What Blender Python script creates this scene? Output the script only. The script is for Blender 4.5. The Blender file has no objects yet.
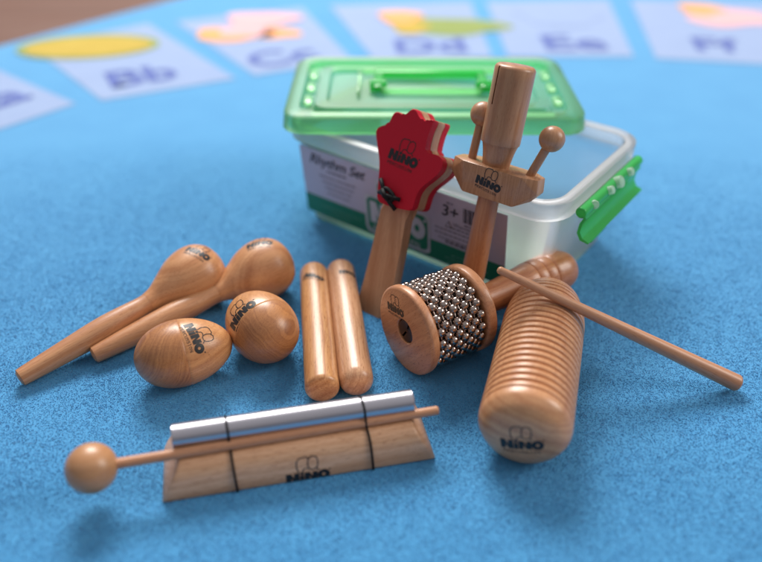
import bpy, bmesh, math, random
import numpy as np
from mathutils import Vector, Matrix
from mathutils.bvhtree import BVHTree

random.seed(7); np.random.seed(7)
R = math.radians
scene = bpy.context.scene
COL = scene.collection

# ------------------------------------------------------------------ camera geometry
H, PITCH, F = 0.30, R(35), 750.0
CP, SP = math.cos(PITCH), math.sin(PITCH)
CAM = Vector((0, 0, H))
def ray(px, py):
    v = (281 - py) / F
    return Vector(((px - 381) / F, CP + v * SP, -SP + v * CP))
def G(px, py, z=0.0):
    d = ray(px, py)
    return CAM + d * ((H - z) / -d.z)
def onplane(px, py, o, n):
    d = ray(px, py)
    return CAM + d * ((o - CAM).dot(n) / d.dot(n))

# ------------------------------------------------------------------ helpers
def frame(o, x, z):
    """matrix with local x along x and local z close to z"""
    x = Vector(x).normalized(); z = Vector(z)
    y = z.cross(x).normalized(); z = x.cross(y).normalized()
    m = Matrix((x, y, z)).transposed().to_4x4(); m.translation = Vector(o)
    return m

def thing(name, label, cat, mat=None, group=None):
    o = bpy.data.objects.new(name, None); COL.objects.link(o)
    o.empty_display_size = 0.01
    if mat is not None: o.matrix_world = mat
    o['label'] = label; o['category'] = cat
    if group: o['group'] = group
    return o

def obj(name, bm, mat, parent=None, local=None, smooth=35, label=None):
    me = bpy.data.meshes.new(name)
    bmesh.ops.recalc_face_normals(bm, faces=bm.faces[:])
    bm.to_mesh(me); bm.free()
    me.materials.append(mat)
    if smooth:
        me.polygons.foreach_set('use_smooth', [True] * len(me.polygons))
        for pl in me.polygons:
            if len(pl.vertices) > 12: pl.use_smooth = False
        if smooth < 180: me.set_sharp_from_angle(angle=R(smooth))
    o = bpy.data.objects.new(name, me); COL.objects.link(o)
    if parent: o.parent = parent
    if local is not None: o.matrix_local = local
    if label: o['label'] = label
    return o

def lathe(prof, segs=64, bm=None, mat=None, tilt=None):
    bm = bm or bmesh.new()
    rings = []
    for x, r in prof:
        if r < 1e-6:
            rings.append([bm.verts.new((x, 0, 0))])
        else:
            rings.append([bm.verts.new((x, r * math.cos(a), r * math.sin(a)))
                          for a in [2 * math.pi * i / segs for i in range(segs)]])
    for a, b in zip(rings, rings[1:]):
        for i in range(segs):
            j = (i + 1) % segs
            if len(a) == 1 and len(b) == 1: continue
            if len(a) == 1: bm.faces.new((a[0], b[i], b[j]))
            elif len(b) == 1: bm.faces.new((a[i], b[0], a[j]))
            else: bm.faces.new((a[i], b[i], b[j], a[j]))
    if mat is not None: bmesh.ops.transform(bm, matrix=mat, verts=bm.verts[:])
    return bm

def smoothprof(pts, n=8):
    """Catmull-Rom through profile points"""
    P = [Vector(p) for p in pts]; out = []
    for i in range(len(P) - 1):
        p0 = P[max(i - 1, 0)]; p1 = P[i]; p2 = P[i + 1]; p3 = P[min(i + 2, len(P) - 1)]
        for k in range(n):
            t = k / n
            out.append(0.5 * ((2 * p1) + (p2 - p0) * t + (2 * p0 - 5 * p1 + 4 * p2 - p3) * t * t + (-p0 + 3 * p1 - 3 * p2 + p3) * t ** 3))
    out.append(P[-1])
    return [tuple(max(c, 0) if i == 1 else c for i, c in enumerate(q)) for q in out]

def closed_smooth(pts, n=6):
    P = [Vector(p) for p in pts]; N = len(P); out = []
    for i in range(N):
        p0, p1, p2, p3 = P[i - 1], P[i], P[(i + 1) % N], P[(i + 2) % N]
        for k in range(n):
            t = k / n
            out.append(0.5 * ((2 * p1) + (p2 - p0) * t + (2 * p0 - 5 * p1 + 4 * p2 - p3) * t * t + (-p0 + 3 * p1 - 3 * p2 + p3) * t ** 3))
    return out

def rounded_rod(r0, r1, L, rd0, rd1, n=6, body=10, bulge=0):
    """profile of a rod from x=0 to L with rounded ends"""
    pr = [(0, 0)]
    for k in range(n + 1):
        a = math.pi / 2 * k / n
        pr.append((rd0 * (1 - math.cos(a)), r0 - rd0 + rd0 * math.sin(a)))
    for k in range(1, body):
        t = k / body
        pr.append((rd0 + (L - rd0 - rd1) * t, r0 + (r1 - r0) * t + bulge * math.sin(math.pi * t)))
    for k in range(n + 1):
        a = math.pi / 2 * (1 - k / n)
        pr.append((L - rd1 * (1 - math.cos(a)), r1 - rd1 + rd1 * math.sin(a)))
    pr.append((L, 0))
    return pr

def extrude(pts, z0, z1, bev=0.0, seg=2):
    bm = bmesh.new()
    lo = [bm.verts.new((p[0], p[1], z0)) for p in pts]
    hi = [bm.verts.new((p[0], p[1], z1)) for p in pts]
    n = len(pts)
    fb = bm.faces.new(lo[::-1]); ft = bm.faces.new(hi)
    for i in range(n):
        bm.faces.new((lo[i], lo[(i + 1) % n], hi[(i + 1) % n], hi[i]))
    if bev:
        es = list(set(list(fb.edges) + list(ft.edges)))
        bmesh.ops.bevel(bm, geom=es, offset=bev, segments=seg, profile=0.5, affect='EDGES', clamp_overlap=True)
        bm.faces.ensure_lookup_table()
        caps = sorted(bm.faces, key=lambda f: -f.calc_area())[:2]
        bmesh.ops.inset_individual(bm, faces=caps, thickness=bev * .4, depth=0)
        caps = sorted(bm.faces, key=lambda f: -f.calc_area())[:2]
        bmesh.ops.triangulate(bm, faces=caps)
    return bm

def box(cx, cy, cz, sx, sy, sz, bev=0.0, seg=2, bm=None, mat=None):
    b = bmesh.new()
    m = Matrix.Translation((cx, cy, cz)) @ Matrix.Diagonal((sx, sy, sz, 1))
    bmesh.ops.create_cube(b, size=1, matrix=m)
    if bev: bmesh.ops.bevel(b, geom=b.edges[:], offset=bev, segments=seg, profile=0.5, affect='EDGES')
    if mat is not None: bmesh.ops.transform(b, matrix=mat, verts=b.verts[:])
    if bm is None: return b
    return merge(bm, b)

def merge(bm, b):
    me = bpy.data.meshes.new('tmp'); b.to_mesh(me); b.free()
    bm.from_mesh(me); bpy.data.meshes.remove(me)
    return bm

def hull(pts, bev=0.0, seg=3):
    bm = bmesh.new()
    for p in pts: bm.verts.new(p)
    bmesh.ops.convex_hull(bm, input=bm.verts[:])
    bmesh.ops.dissolve_limit(bm, angle_limit=R(2), verts=bm.verts[:], edges=bm.edges[:])
    if bev: bmesh.ops.bevel(bm, geom=bm.edges[:], offset=bev, segments=seg, profile=0.5, affect='EDGES')
    return bm

def tube_path(pts, r, segs=10, closed=False, bm=None):
    bm = bm or bmesh.new()
    P = [Vector(p) for p in pts]; n = len(P); rings = []
    prev = None
    for i in range(n):
        if closed: t = P[(i + 1) % n] - P[i - 1]
        else: t = P[min(i + 1, n - 1)] - P[max(i - 1, 0)]
        t.normalize()
        if prev is None:
            a = t.orthogonal().normalized()
        else:
            a = (prev - t * prev.dot(t)).normalized()
        prev = a; b = t.cross(a)
        rings.append([bm.verts.new(P[i] + r * (a * math.cos(2 * math.pi * k / segs) + b * math.sin(2 * math.pi * k / segs))) for k in range(segs)])
    m = n if closed else n - 1
    for i in range(m):
        A, B = rings[i], rings[(i + 1) % n]
        off = 0
        if closed and i == n - 1:
            off = min(range(segs), key=lambda k: (B[k].co - A[0].co).length)
        for k in range(segs):
            bm.faces.new((A[k], A[(k + 1) % segs], B[(k + 1 + off) % segs], B[(k + off) % segs]))
    if not closed:
        bm.faces.new(rings[0][::-1]); bm.faces.new(rings[-1])
    return bm

def boolean(bm, cutter):
    """exact difference, returns a new bmesh"""
    ma = bpy.data.meshes.new('a'); bm.to_mesh(ma); bm.free()
    mb = bpy.data.meshes.new('b'); cutter.to_mesh(mb); cutter.free()
    oa = bpy.data.objects.new('a', ma); ob = bpy.data.objects.new('b', mb)
    COL.objects.link(oa); COL.objects.link(ob)
    md = oa.modifiers.new('x', 'BOOLEAN'); md.operation = 'DIFFERENCE'; md.object = ob; md.solver = 'EXACT'
    dg = bpy.context.evaluated_depsgraph_get()
    me = bpy.data.meshes.new_from_object(oa.evaluated_get(dg))
    out = bmesh.new(); out.from_mesh(me)
    for o in (oa, ob): bpy.data.objects.remove(o)
    for m in (ma, mb, me): bpy.data.meshes.remove(m)
    return out

# ------------------------------------------------------------------ materials
def newmat(name):
    m = bpy.data.materials.new(name); m.use_nodes = True
    nt = m.node_tree; p = nt.nodes['Principled BSDF']
    return m, nt, p
def N(nt, t, **kw):
    n = nt.nodes.new(t)
    for k, v in kw.items():
        if k in n.inputs: n.inputs[k].default_value = v
        else: setattr(n, k, v)
    return n
def plain(name, c, rough=0.5, metal=0, bump=0, bscale=900, **kw):
    m, nt, p = newmat(name)
    p.inputs['Base Color'].default_value = (*c, 1); p.inputs['Roughness'].default_value = rough
    p.inputs['Metallic'].default_value = metal
    for k, v in kw.items(): p.inputs[k.replace('_', ' ')].default_value = v
    if bump:
        tc = N(nt, 'ShaderNodeTexCoord'); no = N(nt, 'ShaderNodeTexNoise', Scale=bscale, Detail=4.0)
        b = N(nt, 'ShaderNodeBump', Strength=bump, Distance=0.0005)
        nt.links.new(tc.outputs['Object'], no.inputs['Vector']); nt.links.new(no.outputs['Fac'], b.inputs['Height'])
        nt.links.new(b.outputs[0], p.inputs['Normal'])
    return m

def wood(name, light, dark, off=(0, 0.03, 0.02), ring=260, fib=0.5, pore=0.5, coat=0.35, rough=0.38, rot=0.0, axis_tilt=0.06):
    """solid wood, grain along local x: growth rings about an axis beside the piece, fine fibres, pores"""
    m, nt, p = newmat(name); L = nt.links.new
    tc = N(nt, 'ShaderNodeTexCoord')
    mp = N(nt, 'ShaderNodeMapping'); mp.inputs['Location'].default_value = off
    mp.inputs['Rotation'].default_value = (rot, axis_tilt, axis_tilt * 0.7)
    L(tc.outputs['Object'], mp.inputs['Vector'])
    # wobble
    wn = N(nt, 'ShaderNodeTexNoise', Scale=1.0, Detail=3.0)
    ws = N(nt, 'ShaderNodeVectorMath', operation='MULTIPLY'); ws.inputs[1].default_value = (14, 60, 60)
    L(mp.outputs[0], ws.inputs[0]); L(ws.outputs[0], wn.inputs['Vector'])
    wv = N(nt, 'ShaderNodeVectorMath', operation='SCALE'); wv.inputs['Scale'].default_value = 0.006
    L(wn.outputs['Color'], wv.inputs[0])
    ad = N(nt, 'ShaderNodeVectorMath', operation='ADD'); L(mp.outputs[0], ad.inputs[0]); L(wv.outputs[0], ad.inputs[1])
    # radius from x axis
    fl = N(nt, 'ShaderNodeVectorMath', operation='MULTIPLY'); fl.inputs[1].default_value = (0, 1, 1)
    L(ad.outputs[0], fl.inputs[0])
    ln = N(nt, 'ShaderNodeVectorMath', operation='LENGTH'); L(fl.outputs[0], ln.inputs[0])
    mu = N(nt, 'ShaderNodeMath', operation='MULTIPLY'); mu.inputs[1].default_value = ring; L(ln.outputs['Value'], mu.inputs[0])
    rn = N(nt, 'ShaderNodeTexNoise', noise_dimensions='1D', Scale=1.0, Detail=3.0, Roughness=0.6)
    L(mu.outputs[0], rn.inputs['W'])
    rr = N(nt, 'ShaderNodeMapRange'); rr.inputs[1].default_value = 0.3; rr.inputs[2].default_value = 0.7
    L(rn.outputs['Fac'], rr.inputs[0])
    # fibres
    def stretched(sx, syz, det, lo, hi):
        s = N(nt, 'ShaderNodeVectorMath', operation='MULTIPLY'); s.inputs[1].default_value = (sx, syz, syz)
        L(ad.outputs[0], s.inputs[0])
        n = N(nt, 'ShaderNodeTexNoise', Scale=1.0, Detail=det, Roughness=0.6); L(s.outputs[0], n.inputs['Vector'])
        r = N(nt, 'ShaderNodeMapRange'); r.inputs[1].default_value = lo; r.inputs[2].default_value = hi
        L(n.outputs['Fac'], r.inputs[0]); return r
    f1 = stretched(35, 900, 3, 0.3, 0.7)
    f2 = stretched(160, 2600, 1, 0.60, 0.72)      # pores
    f3 = stretched(9, 70, 2, 0.3, 0.7)            # broad colour drift
    mx = N(nt, 'ShaderNodeMix', data_type='RGBA'); mx.inputs['A'].default_value = (*light, 1); mx.inputs['B'].default_value = (*dark, 1)
    a = N(nt, 'ShaderNodeMath', operation='MULTIPLY_ADD'); a.inputs[1].default_value = fib * 0.6; 
    b = N(nt, 'ShaderNodeMath', operation='MULTIPLY'); b.inputs[1].default_value = 0.55
    c = N(nt, 'ShaderNodeMath', operation='MULTIPLY_ADD'); c.inputs[1].default_value = 0.35; c.use_clamp = True
    L(rr.outputs[0], b.inputs[0]); L(f1.outputs[0], a.inputs[0]); L(b.outputs[0], a.inputs[2])
    L(f3.outputs[0], c.inputs[0]); L(a.outputs[0], c.inputs[2]); L(c.outputs[0], mx.inputs['Factor'])
    pm = N(nt, 'ShaderNodeMix', data_type='RGBA', blend_type='MULTIPLY'); pm.inputs['B'].default_value = (0.55, 0.42, 0.33, 1)
    ps = N(nt, 'ShaderNodeMath', operation='MULTIPLY'); ps.inputs[1].default_value = min(1, pore * 1.25)
    L(f2.outputs[0], ps.inputs[0]); L(ps.outputs[0], pm.inputs['Factor']); L(mx.outputs['Result'], pm.inputs['A'])
    L(pm.outputs['Result'], p.inputs['Base Color'])
    bu = N(nt, 'ShaderNodeBump', Strength=0.12, Distance=0.0003)
    sb = N(nt, 'ShaderNodeMath', operation='SUBTRACT'); L(f1.outputs[0], sb.inputs[0]); L(f2.outputs[0], sb.inputs[1])
    L(sb.outputs[0], bu.inputs['Height']); L(bu.outputs[0], p.inputs['Normal'])
    ro = N(nt, 'ShaderNodeMapRange'); ro.inputs[3].default_value = rough - 0.06; ro.inputs[4].default_value = rough + 0.12
    L(f3.outputs[0], ro.inputs[0]); L(ro.outputs[0], p.inputs['Roughness'])
    p.inputs['Coat Weight'].default_value = coat; p.inputs['Coat Roughness'].default_value = 0.27
    p.inputs['Subsurface Weight'].default_value = 0.0
    return m

W_L, W_D = (0.69, 0.355, 0.165), (0.46, 0.185, 0.07)
W_L2, W_D2 = (0.71, 0.45, 0.28), (0.52, 0.27, 0.145)
W_O, W_OD = (0.60, 0.30, 0.135), (0.40, 0.16, 0.062)
m_mar = wood('maraca_wood', W_L, W_D, off=(0, .02, .03))
m_mar2 = wood('maraca_handle_wood', (0.64, 0.34, 0.165), (0.42, 0.175, 0.072), off=(.1, .05, .01), fib=.8)
m_egg = wood('egg_wood', (0.68, 0.34, 0.14), (0.46, 0.19, 0.07), off=(.3, .015, .022), ring=420, pore=.7)
m_egg_end = wood('egg_end_grain_wood', (0.56, 0.25, 0.09), (0.31, 0.115, 0.04), off=(.1, .004, .01), ring=900, pore=.5, rot=.6, axis_tilt=.9)
m_clave = wood('clave_wood', (0.72, 0.41, 0.19), (0.42, 0.175, 0.062), off=(.2, .05, .03), pore=1.0, fib=.9)
m_clave_pale = wood('pale_clave_wood', (0.74, 0.45, 0.265), (0.46, 0.22, 0.11), off=(.7, .03, .06), pore=1.0, fib=.9)
m_cab = wood('cabasa_wood', (0.66, 0.33, 0.165), (0.44, 0.175, 0.075), off=(.2, .07, .06), ring=200, pore=.8, rot=.3, axis_tilt=1.4)
m_cabh = wood('cabasa_handle_wood', (0.58, 0.255, 0.11), (0.40, 0.14, 0.052), off=(.4, .04, .02), coat=.5)
m_gui = wood('guiro_wood', (0.74, 0.40, 0.20), (0.46, 0.185, 0.075), off=(.5, .02, .035), ring=300, pore=.3, coat=.45)
m_stick = wood('scraper_wood', (0.58, 0.30, 0.165), (0.44, 0.19, 0.09), off=(.6, .03, .03), pore=.5)
m_chime = wood('chime_block_wood', (0.83, 0.52, 0.33), (0.60, 0.32, 0.17), off=(.8, .03, .045), pore=.7, fib=.9)
m_mal = wood('mallet_wood', (0.55, 0.29, 0.14), (0.42, 0.19, 0.08), off=(.8, .01, .03), pore=.2)
m_cast = wood('castanet_wood', (0.62, 0.36, 0.21), (0.44, 0.21, 0.105), off=(.9, .03, .04), pore=.4, fib=.8)
m_tone = wood('tone_block_wood', (0.55, 0.285, 0.145), (0.40, 0.175, 0.08), off=(.2, .04, .04), pore=.4, fib=.7)
m_cross = wood('crosspiece_wood', (0.58, 0.30, 0.155), (0.38, 0.165, 0.072), off=(.3, .012, .02), ring=500, pore=.4, fib=.6)
m_print = plain('black_print', (0.012, 0.012, 0.014), 0.45)
m_red = plain('red_lacquer', (0.52, 0.004, 0.022), 0.5, bump=.1, bscale=1500, Specular_IOR_Level=.3)
m_cord = plain('black_cord', (0.006, 0.006, 0.007), 0.6, Specular_IOR_Level=.25)
m_chrome = plain('steel_beads', (0.40, 0.325, 0.29), 0.15, 1)
m_alu = plain('brushed_aluminium', (0.50, 0.485, 0.53), 0.32, 1, bump=.05, bscale=2000)
m_screw = plain('dark_screw', (0.12, 0.09, 0.08), 0.4, 1)
m_steelcore = plain('steel_drum', (0.16, 0.14, 0.13), 0.35, 1)
m_paper = plain('shaded_label_paper', (0.62, 0.54, 0.64), 0.5)  # purplish grey: shade on the front wall is put into the paper colour
m_lgreen = plain('label_green', (0.02, 0.21, 0.105), 0.5)
m_lwhite = plain('label_badge_white', (0.62, 0.60, 0.64), 0.5)
m_ltext = plain('label_text', (0.05, 0.04, 0.05), 0.5)
m_ltext2 = plain('label_small_text', (0.22, 0.18, 0.23), 0.5)
m_ltextg = plain('label_text_on_green', (0.16, 0.38, 0.27), 0.5)

def plastic(name, c, clear, rough=0.25, translucency=0.5):
    """translucent polypropylene: part clear, part milky, glossy skin"""
    m = bpy.data.materials.new(name); m.use_nodes = True; nt = m.node_tree; nt.nodes.clear(); L = nt.links.new
    out = N(nt, 'ShaderNodeOutputMaterial')
    tr = N(nt, 'ShaderNodeBsdfTransparent'); tr.inputs[0].default_value = (*[min(1, x ** 0.3) for x in c], 1)
    df = N(nt, 'ShaderNodeBsdfDiffuse'); df.inputs[0].default_value = (*c, 1)
    tl = N(nt, 'ShaderNodeBsdfTranslucent'); tl.inputs[0].default_value = (*c, 1)
    gl = N(nt, 'ShaderNodeBsdfGlossy'); gl.inputs['Roughness'].default_value = rough
    a = N(nt, 'ShaderNodeMixShader'); a.inputs[0].default_value = translucency
    b = N(nt, 'ShaderNodeMixShader'); b.inputs[0].default_value = clear
    d = N(nt, 'ShaderNodeMixShader')
    fr = N(nt, 'ShaderNodeFresnel', IOR=1.33)
    L(df.outputs[0], a.inputs[1]); L(tl.outputs[0], a.inputs[2]); L(a.outputs[0], b.inputs[1]); L(tr.outputs[0], b.inputs[2])
    L(fr.outputs[0], d.inputs[0]); L(b.outputs[0], d.inputs[1]); L(gl.outputs[0], d.inputs[2]); L(d.outputs[0], out.inputs[0])
    return m
m_tub = plastic('milky_clear_plastic', (0.98, 0.985, 0.99), 0.74, .45, .8)
m_rim = plastic('milky_rim_plastic', (0.94, 0.96, 0.99), 0.50, .45, .75)
m_lid = plastic('green_tinted_plastic', (0.46, 0.98, 0.50), 0.55, .35, .8)
m_lid2 = plastic('bright_green_plastic', (0.12, 0.88, 0.24), 0.25, .25, .6)
m_clip = plastic('green_clip_plastic', (0.12, 0.80, 0.22), 0.25, .2)
m_peg = plastic('clear_peg_plastic', (0.75, 0.95, 0.80), 0.3, .2)

# ------------------------------------------------------------------ rug, floor
def rug_material(name, base, alt, sheen=0.5, big=True, rough=0.95, attr=True):
    m, nt, p = newmat(name); L = nt.links.new
    tc = N(nt, 'ShaderNodeTexCoord')
    n1 = N(nt, 'ShaderNodeTexNoise', Scale=900.0, Detail=3.0); L(tc.outputs['Object'], n1.inputs['Vector'])
    n2 = N(nt, 'ShaderNodeTexNoise', Scale=22.0, Detail=3.0); L(tc.outputs['Object'], n2.inputs['Vector'])
    r1 = N(nt, 'ShaderNodeMapRange'); r1.inputs[1].default_value = .3; r1.inputs[2].default_value = .7; L(n1.outputs['Fac'], r1.inputs[0])
    r2 = N(nt, 'ShaderNodeMapRange'); r2.inputs[1].default_value = .35; r2.inputs[2].default_value = .7; L(n2.outputs['Fac'], r2.inputs[0])
    a = N(nt, 'ShaderNodeMath', operation='MULTIPLY'); a.inputs[1].default_value = .55; L(r1.outputs[0], a.inputs[0])
    b = N(nt, 'ShaderNodeMath', operation='MULTIPLY_ADD'); b.inputs[1].default_value = .35; L(r2.outputs[0], b.inputs[0]); L(a.outputs[0], b.inputs[2])
    mx = N(nt, 'ShaderNodeMix', data_type='RGBA'); mx.inputs['A'].default_value = (*base, 1); mx.inputs['B'].default_value = (*alt, 1)
    L(b.outputs[0], mx.inputs['Factor']); L(mx.outputs['Result'], p.inputs['Base Color'])
    p.inputs['Roughness'].default_value = rough; p.inputs['Specular IOR Level'].default_value = 0.2
    p.inputs['Sheen Weight'].default_value = sheen; p.inputs['Sheen Roughness'].default_value = 0.45
    p.inputs['Sheen Tint'].default_value = (0.84, 0.88, 1, 1)
    bu = N(nt, 'ShaderNodeBump', Strength=0.35, Distance=0.0008); L(n1.outputs['Fac'], bu.inputs['Height']); L(bu.outputs[0], p.inputs['Normal'])
    return m
m_rug = rug_material('blue_rug', (0.060, 0.275, 0.54), (0.085, 0.33, 0.60), sheen=.45)
m_pile = rug_material('blue_rug_pile', (0.065, 0.285, 0.55), (0.09, 0.345, 0.62), sheen=.5)
m_pale = rug_material('pale_blue_rug_print', (0.25, 0.335, 0.54), (0.29, 0.38, 0.58), sheen=.3)
m_navy = rug_material('navy_rug_print', (0.09, 0.13, 0.37), (0.11, 0.15, 0.41), sheen=.2)
m_yel = rug_material('yellow_rug_print', (0.43, 0.31, 0.05), (0.50, 0.37, 0.08), sheen=.1)
m_grn = rug_material('green_rug_print', (0.22, 0.28, 0.08), (0.28, 0.34, 0.12), sheen=.1)
m_ora = rug_material('orange_rug_print', (0.75, 0.33, 0.12), (0.80, 0.40, 0.18), sheen=.1)
m_pnk = rug_material('pink_rug_print', (0.68, 0.38, 0.40), (0.74, 0.44, 0.46), sheen=.1)
m_floor = wood('brown_floor_wood', (0.20, 0.10, 0.07), (0.13, 0.062, 0.042), off=(0, .2, 2), ring=60, pore=.2)

def poly_sheet(name, pts, z0, z1, mat, parent=None):
    bm = extrude([(p[0], p[1]) for p in pts], z0, z1)
    return obj(name, bm, mat, parent, smooth=0)

fl = poly_sheet('floor', [(-6, -3), (6, -3), (6, 8), (-6, 8)], -0.05, -0.007, m_floor)
fl['kind'] = 'structure'
e1, e2 = G(0, 46), G(75, 26)
d = (e2 - e1).normalized()
A = e1 - d * 0.5; B = e2 + d * 1.4
rug = poly_sheet('rug', [(-1.2, -1), (2.6, -1), (2.6, B.y), (B.x, B.y), (A.x, A.y), (-1.2, A.y)], -0.0066, 0, m_rug)
rug['kind'] = 'structure'

def sheet(name, pts, z, mat, par=rug):
    bm = bmesh.new(); bm.faces.new([bm.verts.new((p[0], p[1], z)) for p in pts])
    return obj(name, bm, mat, par, smooth=0)
def text_bm(s, size=1.0, bold=0.0, shear=0.0, space=1.0, align='CENTER'):
    cu = bpy.data.curves.new('t', 'FONT'); cu.body = s; cu.size = size; cu.offset = bold; cu.shear = shear
    cu.space_character = space; cu.align_x = align; cu.align_y = 'CENTER'; cu.resolution_u = 3
    o = bpy.data.objects.new('t', cu); COL.objects.link(o)
    dg = bpy.context.evaluated_depsgraph_get(); dg.update()
    me = bpy.data.meshes.new_from_object(o.evaluated_get(dg))
    bm = bmesh.new(); bm.from_mesh(me)
    bpy.data.objects.remove(o); bpy.data.curves.remove(cu); bpy.data.meshes.remove(me)
    return bm
ZT = 0.0006
def tile(fl_, fr_, br_, bl_, letters, lx, ly, size):
    pts = [G(*p) for p in (fl_, fr_, br_, bl_)]
    sheet('printed_square', pts, ZT, m_pale)
    if letters:
        u = (pts[1] - pts[0]).normalized(); c = G(lx, ly)
        m = frame((c.x, c.y, ZT + .0004), u, (0, 0, 1))
        b = text_bm(letters, size, bold=.0022)
        bmesh.ops.transform(b, matrix=m, verts=b.verts[:])
        obj('printed_letters', b, m_navy, rug, smooth=0)
tile((-120, 170), (76, 104), (-22, 62), (-190, 95), 'Aa', -14, 104, .075)
tile((102, 101), (236, 79), (148, 24), (30, 46), 'Bb', 141, 77, .075)
tile((255, 76), (352, 60), (302, 8), (176, 22), 'Cc', 282, 58, .075)
tile((374, 60), (492, 57), (470, 2), (330, 6), 'Dd', 430, 47, .075)
tile((508, 57), (634, 57), (608, 0), (486, 2), 'Ee', 573, 44, .085)
tile((656, 59), (790, 66), (770, 4), (630, 0), 'Ff', 713, 46, .075)
tile((812, 68), (960, 84), (920, 14), (790, 6), 'Gg', 870, 54, .075)
def blob(px, py, rx, ry, mat, z=ZT + .0005, wob=.12, ph=0, rot=0, n=28):
    """printed picture: rug-plane blob, radii in metres"""
    c = G(px, py); pts = []
    for i in range(n):
        a = 2 * math.pi * i / n
        k = 1 + wob * math.sin(3 * a + ph) + wob * .5 * math.sin(5 * a + 2 * ph)
        x, y = rx * k * math.cos(a), ry * k * math.sin(a)
        pts.append((c.x + x * math.cos(rot) - y * math.sin(rot), c.y + x * math.sin(rot) + y * math.cos(rot)))
    sheet('printed_picture', pts, z, mat)
blob(89, 47, .088, .050, m_grn, wob=0, rot=.1)
blob(89, 47.5, .078, .040, m_yel, z=ZT + .0009, wob=0, rot=.1)
blob(232, 35, .05, .03, m_ora, ph=1)
blob(278, 34, .03, .022, m_ora, ph=2)
blob(243, 31, .03, .03, m_pnk, z=ZT + .0009, ph=3)
blob(262, 20, .05, .035, m_pnk, z=ZT + .0013, ph=.5)
blob(455, 27, .07, .04, m_grn, ph=1.2)
blob(410, 28, .025, .03, m_yel, z=ZT + .0009, ph=.4)
blob(400, 18, .03, .03, m_ora, z=ZT + .0013, ph=.4)
blob(560, 16, .06, .05, m_pale, ph=.4)
blob(728, 18, .06, .045, m_pnk, ph=2.4)
blob(700, 10, .03, .03, m_ora, z=ZT + .0009, ph=1.4)

# pile: short leaning tufts where the camera is close enough to see them
def make_pile(n=700000):
    Y = np.random.uniform(.13, .74, n * 2); X = np.random.uniform(-.62, .62, n * 2)
    depth = Y * CP + H * SP
    keep = (np.abs(X) < depth * .56 + .03) & (np.random.rand(n * 2) < np.clip((.66 - Y) / .26, 0, 1) * np.clip(.6 / depth, 0, 1))
    X, Y = X[keep][:n], Y[keep][:n]; k = len(X)
    # clumps: slight low-frequency variation of lean and height
    cl = np.sin(X * 190 + 3 * np.sin(Y * 130)) * np.sin(Y * 210 + 2 * np.sin(X * 90))
    h = (.00030 + .00028 * np.random.rand(k)) * (1 + .2 * cl)
    az = np.random.uniform(0, 2 * np.pi, k); w = .00014 + .00012 * np.random.rand(k)
    lx = np.random.normal(0, 1.2, k) + .1 * cl; ly = np.random.normal(-.1, 1.2, k) + .1 * cl
    ca, sa = np.cos(az) * w, np.sin(az) * w
    V = np.empty((k, 5, 3))
    z0 = -.0003
    V[:, 0] = np.stack([X - ca, Y - sa, np.full(k, z0)], 1); V[:, 1] = np.stack([X + ca, Y + sa, np.full(k, z0)], 1)
    mx, my = X + lx * h * .4, Y + ly * h * .4
    V[:, 2] = np.stack([mx + ca, my + sa, h * .6], 1); V[:, 3] = np.stack([mx - ca, my - sa, h * .6], 1)
    V[:, 4] = np.stack([X + lx * h, Y + ly * h, h], 1)
    me = bpy.data.meshes.new('rug_pile')
    me.vertices.add(k * 5); me.vertices.foreach_set('co', V.reshape(-1))
    base = (np.arange(k) * 5)[:, None]
    loops = np.concatenate([base + np.array([[0, 1, 2, 3]]), base + np.array([[3, 2, 4]])], 1).reshape(-1)
    me.loops.add(len(loops)); me.loops.foreach_set('vertex_index', loops)
    st = np.stack([np.arange(k) * 7, np.arange(k) * 7 + 4], 1).reshape(-1)
    me.polygons.add(k * 2); me.polygons.foreach_set('loop_start', st)
    me.update(calc_edges=True); me.materials.append(m_pile)
    o = bpy.data.objects.new('rug_pile', me); COL.objects.link(o)
    o['kind'] = 'stuff'; o['label'] = 'short soft blue pile of the rug'; o['category'] = 'carpet pile'
make_pile()

# ------------------------------------------------------------------ printed mark (raster on a fine grid, wrapped onto a surface)
GLY = {'P': '11110 10001 10001 11110 10000 10000 10000', 'E': '11111 10000 10000 11110 10000 10000 11111',
       'R': '11110 10001 10001 11110 10100 10010 10001', 'C': '01111 10000 10000 10000 10000 10000 01111',
       'U': '10001 10001 10001 10001 10001 10001 01110', 'S': '01111 10000 10000 01110 00001 00001 11110',
       'I': '01110 00100 00100 00100 00100 00100 01110', 'O': '01110 10001 10001 10001 10001 10001 01110',
       'N': '10001 11001 11001 10101 10011 10011 10001'}
def seg_d(X, Y, a, b):
    ax, ay = a; bx, by = b; dx, dy = bx - ax, by - ay
    t = np.clip(((X - ax) * dx + (Y - ay) * dy) / (dx * dx + dy * dy + 1e-12), 0, 1)
    return np.hypot(X - ax - t * dx, Y - ay - t * dy)
def poly_in(X, Y, P):
    ins = np.zeros(X.shape, bool); n = len(P)
    for i in range(n):
        x1, y1 = P[i]; x2, y2 = P[(i + 1) % n]
        c = ((y1 > Y) != (y2 > Y)) & (X < (x2 - x1) * (Y - y1) / (y2 - y1 + 1e-12) + x1)
        ins ^= c
    return ins
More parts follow.
